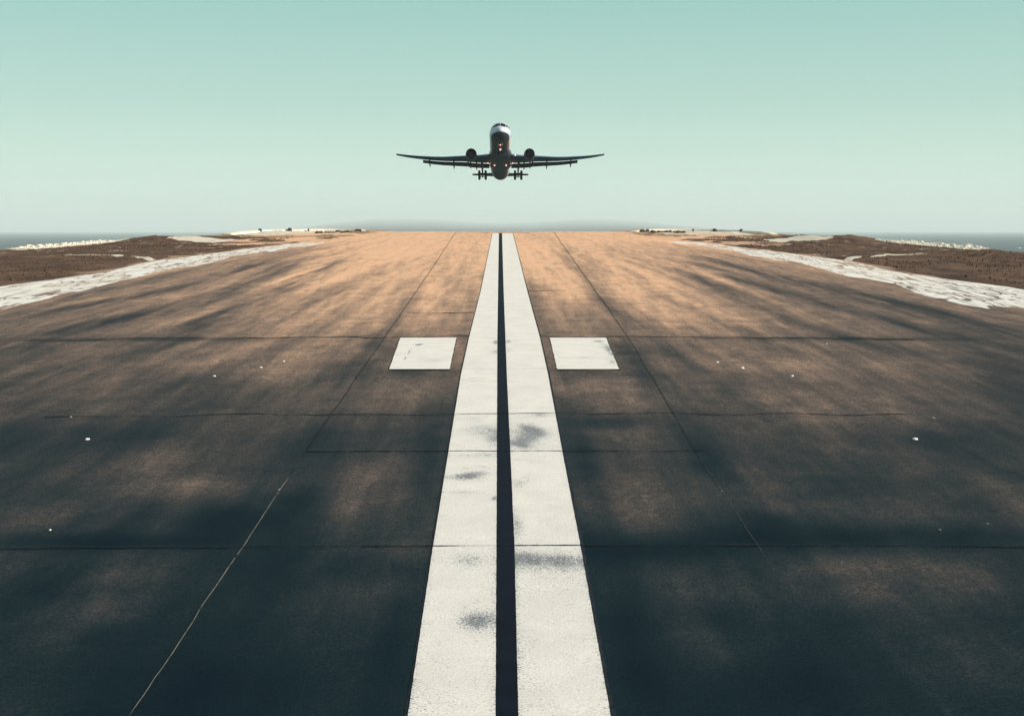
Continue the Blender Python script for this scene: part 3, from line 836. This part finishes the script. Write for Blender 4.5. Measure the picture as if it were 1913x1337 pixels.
def loft(name, rings, mat, parent, closed=True, caps=True, smooth=True):
    n = len(rings[0]); V = np.concatenate(rings); F = []
    for i in range(len(rings) - 1):
        for j in range(n if closed else n - 1):
            F.append((i * n + j, i * n + (j + 1) % n, (i + 1) * n + (j + 1) % n, (i + 1) * n + j))
    if caps:
        F.append(tuple(range(n))[::-1]); F.append(tuple((len(rings) - 1) * n + j for j in range(n)))
    bm = bmesh.new(); vs = [bm.verts.new(v) for v in V.tolist()]
    for f in F:
        try: bm.faces.new([vs[i] for i in f])
        except ValueError: pass
    o = bm_obj(name, bm, mat, parent, smooth)
    if smooth:
        es = o.modifiers.new('edges', 'EDGE_SPLIT'); es.split_angle = R(50)
    return o

def tube(name, pts, radii, mat, parent, seg=12):
    rings = []
    P = [Vector(p) for p in pts]
    for i, p in enumerate(P):
        d = (P[min(i + 1, len(P) - 1)] - P[max(i - 1, 0)]).normalized()
        a = d.orthogonal().normalized(); b = d.cross(a)
        r = radii[i] if isinstance(radii, (list, tuple)) else radii
        rings.append(np.array([list(p + a * r * math.cos(t) + b * r * math.sin(t)) for t in np.linspace(0, 2 * math.pi, seg, endpoint=False)]))
    # keep ring phase aligned
    return loft(name, rings, mat, parent)

def lathe_y(name, prof, mat, parent, centre=(0, 0, 0), seg=40, axis='y'):
    """profile of (along, radius) turned round an axis"""
    t = np.linspace(0, 2 * np.pi, seg, endpoint=False); rings = []
    for a, r in prof:
        c, s = r * np.cos(t), r * np.sin(t)
        if axis == 'y': v = np.stack([c, 0 * t + a, s], -1)
        else: v = np.stack([0 * t + a, c, s], -1)
        rings.append(v + np.array(centre))
    return loft(name, rings, mat, parent, caps=False)

FOIL_U = [(0, 0), (.012, .022), (.05, .045), (.15, .070), (.32, .080), (.52, .068), (.75, .038), (1, .006)]
FOIL_L = [(1, -.006), (.75, -.018), (.52, -.036), (.32, -.046), (.15, -.040), (.05, -.026), (.012, -.014)]
FOIL = np.array(FOIL_U + FOIL_L)
def foil_ring(x, yle, chord, z, thick=1., inc=0., cut=1.):
    c = FOIL[:, 0] * chord * cut; h = FOIL[:, 1] * chord * thick
    y = yle + c * math.cos(inc) + h * math.sin(inc); zz = z + h * math.cos(inc) - c * math.sin(inc)
    return np.stack([0 * c + x, y, zz], -1)

# the wing seen along its span: x, leading edge y, chord, z of the leading edge
WX = [1.5, 2.8, 7.0, 9.5, 16, 22, 26.5, 29.6]
WLE = [18.0, 18.9, 21.5, 23.0, 26.8, 30.2, 32.8, 34.7]
WZ = [-2.30, -2.20, -1.85, -1.48, -.72, .40, 1.45, 2.35]
WCH = [7.6, 7.4, 5.9, 4.9, 3.7, 2.9, 2.15, 1.45]
def wat(x): return float(np.interp(x, WX, WLE)), float(pchip(x, WX, WZ)), float(np.interp(x, WX, WCH))

def at_pitch(): return R(12.2)
JET = empty('passenger_jet', (-.065, 320.0, 76.2), (-R(11.5), 0, 0))
tag(JET, 'twin-engined passenger jet climbing head-on above the runway with its wheels still down', 'airliner')

def make_jet():
    th = np.linspace(0, 2 * np.pi, 64, endpoint=False)
    ys = np.concatenate([[0.0, .03, .07, .12, .2, .32, .5, .75, 1., 1.3], np.arange(1.7, 10, .45), np.arange(10, 40, 1.5), np.arange(40, 58.6, .6), [58.6]])
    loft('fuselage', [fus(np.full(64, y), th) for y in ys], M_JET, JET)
    # cockpit panes, curved with the nose and standing a little proud of it
    def pane(y0, y1, a0, a1, skew=0.):
        n = 7; V = []; F = []
        for i in range(n):
            for j in range(n):
                u, v = i / (n - 1), j / (n - 1)
                a = a0 + (a1 - a0) * u; y = y0 + (y1 - y0) * v + skew * u
                p = fus(np.array([y]), np.array([a]))[0]; q = fus(np.array([y]), np.array([a]))[0] - np.array([0, y + .6, float(pchip(y, FY, FZ))])
                q = q / (np.linalg.norm(q) + 1e-6)
                V.append(tuple(p + q * .035))
        for i in range(n - 1):
            for j in range(n - 1): F.append((i * n + j, i * n + j + 1, (i + 1) * n + j + 1, (i + 1) * n + j))
        o = mesh_obj('cockpit_window', V, F, M_GLASS, JET)
        sm = o.modifiers.new('thick', 'SOLIDIFY'); sm.thickness = .05
    for s in (-1, 1):
        pane(1.74, 2.36, s * R(2.5), s * R(40), .12)
        pane(1.98, 2.66, s * R(44), s * R(60), .35)
        pane(2.7, 3.4, s * R(62), s * R(74), .3)
    # cabin doors and a window line on each side
    def side_patch(name, y0, y1, a0, a1, mat, off):
        V = []; F = []; n = 6
        for i in range(n):
            for j in range(n):
                y = y0 + (y1 - y0) * i / (n - 1); a = a0 + (a1 - a0) * j / (n - 1)
                p = fus(np.array([y]), np.array([a]))[0]; q = np.array([math.sin(a), 0, math.cos(a)])
                V.append(tuple(p + q * off))
        for i in range(n - 1):
            for j in range(n - 1): F.append((i * n + j, i * n + j + 1, (i + 1) * n + j + 1, (i + 1) * n + j))
        o = mesh_obj(name, V, F, mat, JET); sm = o.modifiers.new('thick', 'SOLIDIFY'); sm.thickness = .03
    for s in (-1, 1):
        side_patch('cabin_door', 6.2, 7.2, s * R(66), s * R(104), M_SLAT, .02)
        for k in range(56):
            y = 8.4 + k * .56
            if 18.5 < y < 19.6: continue
            side_patch('cabin_window', y, y + .24, s * R(76), s * R(83), M_GLASS, .012)
    # wing-to-body fairing
    by = np.linspace(15.5, 31.6, 26); rings = []
    for y in by:
        e = math.sin(math.pi * min(1, max(0, (y - 15.5) / 9.)) / 2) * (1 if y < 30 else math.sqrt(max(0., 1 - ((y - 30) / 1.7) ** 2)))
        w, h = 2.3 + .95 * e, 1.6 + .35 * e
        t = np.linspace(0, 2 * np.pi, 40, endpoint=False)
        rings.append(np.stack([w * np.sign(np.sin(t)) * np.abs(np.sin(t)) ** .75, 0 * t + y, -1.45 + (h + .05) * np.sign(np.cos(t)) * np.abs(np.cos(t)) ** .85], -1))
    loft('belly_fairing', rings, M_NAC, JET)
    for s in (-1, 1):
        xs = np.concatenate([[1.5, 2.1], np.linspace(2.8, 29.6, 24)])
        rr = []
        for x in xs:
            yle, z, c = wat(x)
            rr.append(foil_ring(s * x, yle, c, z, 1.15 if x < 10 else 1., R(2.0)))
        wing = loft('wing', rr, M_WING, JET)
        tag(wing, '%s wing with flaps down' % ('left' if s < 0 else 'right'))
        # leading edge slats, metal tinted with the blue of the reflected sky
        for x0, x1 in ((3.4, 6.6), (9.2, 15.6), (15.8, 22.), (22.2, 28.6)):
            q = []
            for x in np.linspace(x0, x1, 8):
                yle, z, c = wat(x)
                k = np.array([(.10, .058), (.05, .050), (.012, .027), (-.006, .0), (.012, -.022), (.05, -.036), (.055, -.028), (.02, -.012), (.008, .002), (.02, .022), (.06, .044)])
                q.append(np.stack([0 * k[:, 0] + s * x, yle + k[:, 0] * c - .015, z + k[:, 1] * c * 1.1], -1))
            loft('slat', q, M_SLAT, wing)
        # flap panels hang below and behind the wing with daylight in between
        for x0, x1, c0, c1, dr0, dr1 in ((3.05, 8.9, 1.95, 1.95, .29, .28), (9.15, 21.9, 1.9, 1.3, .27, .20)):
            q = []
            for x in np.linspace(x0, x1, 12):
                yle, z, c = wat(x); k = (x - x0) / (x1 - x0)
                yt = yle + c - .12; zt = z - c * math.sin(R(2)) - (dr0 + (dr1 - dr0) * k)
                q.append(foil_ring(s * x, yt, c0 + (c1 - c0) * k, zt, 1.25, R(24)))
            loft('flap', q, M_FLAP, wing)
        # canoe fairings over the flap tracks
        for x, L, dn in ((6.6, 4.4, 1.25), (8.25, 3.8, 1.1), (8.95, 2.8, .8), (13.0, 4.7, 1.3), (19.9, 4.2, 1.2)):
            yle, z, c = wat(x); yc = yle + c - .9; zc = z - c * .05 - .30
            rings = []
            for k in np.linspace(0, 1, 12):
                r = .36 * math.sin(math.pi * min(1, .08 + k * .92)) ** .6 + .015
                t = np.linspace(0, 2 * np.pi, 14, endpoint=False)
                yy = yc + (k - .25) * L; zz = zc - dn * max(0, k - .3) * 1.35
                rings.append(np.stack([s * x + r * .62 * np.cos(t), 0 * t + yy, zz + r * 1.25 * np.sin(t)], -1))
            loft('flap_track_fairing', rings, M_FLAP, wing)
        # winglet
        yle, z, c = wat(29.6); q = []
        for k in np.linspace(0, 1, 6):
            ch = 1.4 - .8 * k
            q.append(np.stack([s * (29.55 + .42 * k) + FOIL[:, 1] * ch * .5, yle + .15 + .9 * k + FOIL[:, 0] * ch, 0 * FOIL[:, 0] + z + .02 + 1.7 * k], -1))
        loft('winglet', q, M_WINGLET, wing)
        # engine
        ex, ey, ez = s * 7.85, 15.6, -2.62
        eng = lathe_y('engine', [(.18, 1.20), (.02, 1.30), (.12, 1.38), (.6, 1.46), (1.6, 1.52), (3.0, 1.46), (4.4, 1.26), (5.2, 1.08), (5.15, 1.02), (4.6, 1.0)], M_NAC, JET, (ex, ey, ez), 48)
        tag(eng, '%s engine with a dark intake' % ('left' if s < 0 else 'right'))
        lathe_y('intake_lip', [(.16, 1.205), (.04, 1.245), (-.012, 1.29), (.02, 1.335), (.14, 1.39)], M_LIP, eng, (ex, ey, ez), 48)
        lathe_y('intake_duct', [(.10, 1.24), (.5, 1.21), (1.35, 1.24), (1.5, 1.24), (1.5, .3)], M_DARK, eng, (ex, ey, ez), 40)
        lathe_y('spinner', [(.72, .01), (.80, .10), (1.0, .22), (1.3, .33), (1.45, .36)], M_NAC, eng, (ex, ey, ez), 24)
        V = []; F = []
        for k in range(24):
            a = k * 2 * math.pi / 24; n0 = len(V)
            for r, tw in ((.34, .25), (.8, .16), (1.2, .11)):
                for d, yy in ((-tw, 1.18), (tw, 1.36)):
                    V.append((ex + r * math.cos(a + d), ey + yy, ez + r * math.sin(a + d)))
            F += [(n0, n0 + 1, n0 + 3, n0 + 2), (n0 + 2, n0 + 3, n0 + 5, n0 + 4)]
        fan = mesh_obj('fan', V, F, M_DARK, eng); fs = fan.modifiers.new('thick', 'SOLIDIFY'); fs.thickness = .02
        lathe_y('exhaust_cone', [(4.5, .98), (5.4, .80), (6.2, .58), (6.25, .5), (7.1, .06)], M_LIP, eng, (ex, ey, ez), 32)
        # pylon
        yle, z, c = wat(7.85); q = []
        for k in np.linspace(0, 1, 6):
            yy0 = ey + 1.7 + (yle - ey - 2.0) * k; zz = ez + 1.3 + (z - ez - 1.15) * k
            L = 4.3 - .3 * k
            q.append(np.stack([ex + FOIL[:, 1] * 2.4, yy0 + FOIL[:, 0] * L, 0 * FOIL[:, 0] + zz], -1))
        loft('pylon', q, M_NAC, JET)
        # main gear
        gx, gy = s * 4.95, 27.0
        gear = tube('main_gear', [(gx + s * .12, gy - .6, -2.2), (gx + s * .05, gy - .2, -3.4), (gx, gy, -4.4), (gx, gy + .05, -5.75)], [.30, .27, .24, .20], M_GEAR, JET)
        tag(gear, '%s main landing gear with four dark wheels' % ('left' if s < 0 else 'right'))
        tube('side_brace', [(gx - s * .02, gy, -4.1), (gx - s * .75, gy - .3, -2.6)], .085, M_GEAR, gear)
        tube('drag_brace', [(gx, gy, -4.5), (gx + s * .1, gy + 1.6, -2.7)], .08, M_GEAR, gear)
        tube('torque_link', [(gx, gy - .2, -4.7), (gx, gy - .5, -5.2), (gx, gy - .15, -5.75)], .06, M_GEAR, gear)
        tilt = .30
        tube('bogie_beam', [(gx, gy - 1.05, -5.75 + tilt), (gx, gy + 1.05, -5.75 - tilt)], .17, M_GEAR, gear)
        for dy in (-1, 1):
            cy, cz = gy + dy * 1.0, -5.75 - dy * tilt * .95
            tube('axle', [(gx - .92, cy, cz), (gx + .92, cy, cz)], .10, M_GEAR, gear)
            for dx in (-.88, .88):
                wh = lathe_y('wheel', [(-.29, .30), (-.33, .56), (-.29, .72), (-.16, .79), (.16, .79), (.29, .72), (.33, .56), (.29, .30)], M_TYRE, gear, (gx + dx, cy, cz), 28, 'x')
                lathe_y('rim', [(-.20, .02), (-.17, .28), (-.235, .31), (.235, .31), (.17, .28), (.20, .02)], M_GEAR, wh, (gx + dx, cy, cz), 20, 'x')
        q = [np.array([(gx + s * .42 + a, gy + b, z_) for a, b in ((-.03, -.55), (.03, -.55), (.03, .55), (-.03, .55))]) for z_ in (-2.1, -3.6)]
        loft('gear_door', q, M_FLAP, gear, smooth=False)
        # tailplane
        q = []
        for k in np.linspace(0, 1, 8):
            q.append(foil_ring(s * (.7 + 7.7 * k), 49.4 + 5.2 * k, 4.6 - 2.8 * k, .45 + 1.05 * k, 1., R(-1)))
        loft('tailplane', q, M_FLAP, JET)
    q = []
    for k in np.linspace(0, 1, 8):
        ch = 6.8 - 4.2 * k
        q.append(np.stack([FOIL[:, 1] * ch * .8, 47.6 + 7.0 * k + FOIL[:, 0] * ch, 0 * FOIL[:, 0] + 2.2 + 8.0 * k], -1))
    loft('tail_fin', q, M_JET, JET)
    # nose gear
    ny = 6.2
    ng = tube('nose_gear', [(0, ny, -2.5), (0, ny - .15, -3.6), (0, ny - .2, -4.75)], [.17, .14, .11], M_GEAR, JET)
    tube('drag_brace', [(0, ny - .1, -3.8), (0, ny + 1.4, -2.7)], .07, M_GEAR, ng)
    tube('axle', [(-.42, ny - .2, -4.75), (.42, ny - .2, -4.75)], .08, M_GEAR, ng)
    for dx in (-.36, .36):
        wh = lathe_y('wheel', [(-.17, .2), (-.19, .38), (-.15, .49), (-.08, .525), (.08, .525), (.15, .49), (.19, .38), (.17, .2)], M_TYRE, ng, (dx, ny - .2, -4.75), 24, 'x')
        lathe_y('rim', [(-.15, .02), (-.13, .18), (-.165, .21), (.165, .21), (.13, .18), (.15, .02)], M_GEAR, wh, (dx, ny - .2, -4.75), 16, 'x')
    for s in (-1, 1):
        q = [np.array([(s * (.50 + .12 * k) + a, ny - 1.3 + b * (1 - .35 * k), -2.72 - .72 * k) for a, b in ((-.03, 0), (.03, 0), (.03, 1.2), (-.03, 1.2))]) for k in (0, .5, 1)]
        loft('gear_door', q, M_DOOR, ng, smooth=False)
    # lamps
    def lamp(name, p, r, parent=None, d=(0, -1, -.28)):
        o = bpy.data.objects.new(name, None)
        D = Vector(d).normalized(); a = D.orthogonal().normalized(); b = D.cross(a); P = Vector(p)
        t = np.linspace(0, 2 * np.pi, 20, endpoint=False)
        def ring(rad, off): return np.array([list(P + D * off + a * rad * math.cos(k) + b * rad * math.sin(k)) for k in t])
        lens = loft(name, [ring(r * .98, -.06), ring(r * .98, 0), ring(r * .8, .05), ring(r * .4, .08), ring(r * .05, .09)], M_LENS, parent or JET)
        loft('lamp_bloom', [ring(r * 1.0, -.08), ring(r * 1.0, .0), ring(r * 1.4, .03), ring(r * 1.75, 0), ring(r * 1.75, -.12)], M_BLOOM, lens, caps=False)  # red bloom round the lamp, built as a glowing ring
    lamp('taxi_light', (0, ny - .42, -3.05), .11)
    lamp('takeoff_light', (0, ny - .42, -4.28), .14)
    for s in (-1, 1):
        lamp('landing_light', (s * 1.60, 25.2, -3.47), .13, d=(0, -1, -.75))
        yle, z, c = wat(3.4)
        lamp('landing_light', (s * 3.45, 26.3, -2.55), .12)
        lamp('wing_root_light', (s * 2.98, 26.3, -2.75), .07)
    lamp('runway_turnoff_light', (4.05, 19.45, -2.12), .11)
    for s in (-1, 1):
        yle, z, c = wat(29.6)
        loft('navigation_light', [np.array([[s * (29.45 + .18 * k), yle + .05 + .25 * k + .16 * math.cos(t), z + .11 * math.sin(t)] for t in np.linspace(0, 6.283, 10, endpoint=False)]) for k in (0, 1)], M_DARK, JET)
make_jet()


# ------------------------------------------------------------------ light
SUN_EL, SUN_AZ = R(24), R(108)         # warm sun well to the right, a little behind the camera
sd = Vector((math.sin(SUN_AZ) * math.cos(SUN_EL), math.cos(SUN_AZ) * math.cos(SUN_EL), math.sin(SUN_EL)))
sl = bpy.data.lights.new('sun', 'SUN'); sl.energy = 5.0; sl.angle = R(.5); sl.color = (1., .905, .79)
so = bpy.data.objects.new('sun', sl); COL.objects.link(so)
so.rotation_euler = (-sd).to_track_quat('-Z', 'Y').to_euler(); so.location = (60, 0, 120)

w = bpy.data.worlds.new('World'); scene.world = w; w.use_nodes = True
nt = w.node_tree; bg = nt.nodes['Background']
sky = nt.nodes.new('ShaderNodeTexSky'); sky.sky_type = 'NISHITA'; sky.sun_disc = False
sky.sun_elevation = SUN_EL; sky.sun_rotation = SUN_AZ
sky.altitude = 0; sky.air_density = 1.0; sky.dust_density = 1.2; sky.ozone_density = 1.0
# sea mist in the upper air: a pale green veil that thickens toward the horizon
tc = nt.nodes.new('ShaderNodeTexCoord'); sx = nt.nodes.new('ShaderNodeSeparateXYZ'); nt.links.new(tc.outputs['Generated'], sx.inputs[0])
rp = nt.nodes.new('ShaderNodeValToRGB'); el = rp.color_ramp.elements
SKY = [(0., (5.8, 7.4, 6.6)), (.03, (5.5, 7.2, 6.3)), (.10, (3.75, 5.75, 4.95)), (.185, (2.5, 4.9, 4.3)), (.40, (2.6, 3.6, 3.7)), (1., (1.9, 2.4, 2.8))]
while len(el) < len(SKY): el.new(.5)
for e, (p, c) in zip(el, SKY): e.position = p; e.color = (*[x / 10 for x in c], 1)
nt.links.new(sx.outputs[2], rp.inputs[0])
sc_ = nt.nodes.new('ShaderNodeMix'); sc_.data_type = 'RGBA'; sc_.blend_type = 'MULTIPLY'; sc_.inputs[0].default_value = 1
nt.links.new(rp.outputs[0], sc_.inputs[6]); sc_.inputs[7].default_value = (10, 10, 10, 1)
mx = nt.nodes.new('ShaderNodeMix'); mx.data_type = 'RGBA'; mx.inputs[0].default_value = .85
nt.links.new(sky.outputs[0], mx.inputs[6]); nt.links.new(sc_.outputs[2], mx.inputs[7])
nt.links.new(mx.outputs[2], bg.inputs[0]); bg.inputs[1].default_value = .1

# ------------------------------------------------------------------ camera
cam = bpy.data.cameras.new('camera'); co_ = bpy.data.objects.new('camera', cam); COL.objects.link(co_)
cam.sensor_width = 36; cam.lens = 36 * 2300 / 1913; cam.clip_start = .1; cam.clip_end = 120000
co_.location = (-.065, 0, 50.0)
co_.rotation_euler = (R(90 - 5.92), 0, R(-.5356))
scene.camera = co_
scene.view_settings.view_transform = 'Standard'; scene.view_settings.look = 'None'
scene.view_settings.exposure = .33; scene.view_settings.gamma = 1
scene.cycles.use_denoising = True
scene.cycles.volume_bounces = 4
scene.cycles.max_bounces = 8
scene.cycles.caustics_reflective = False
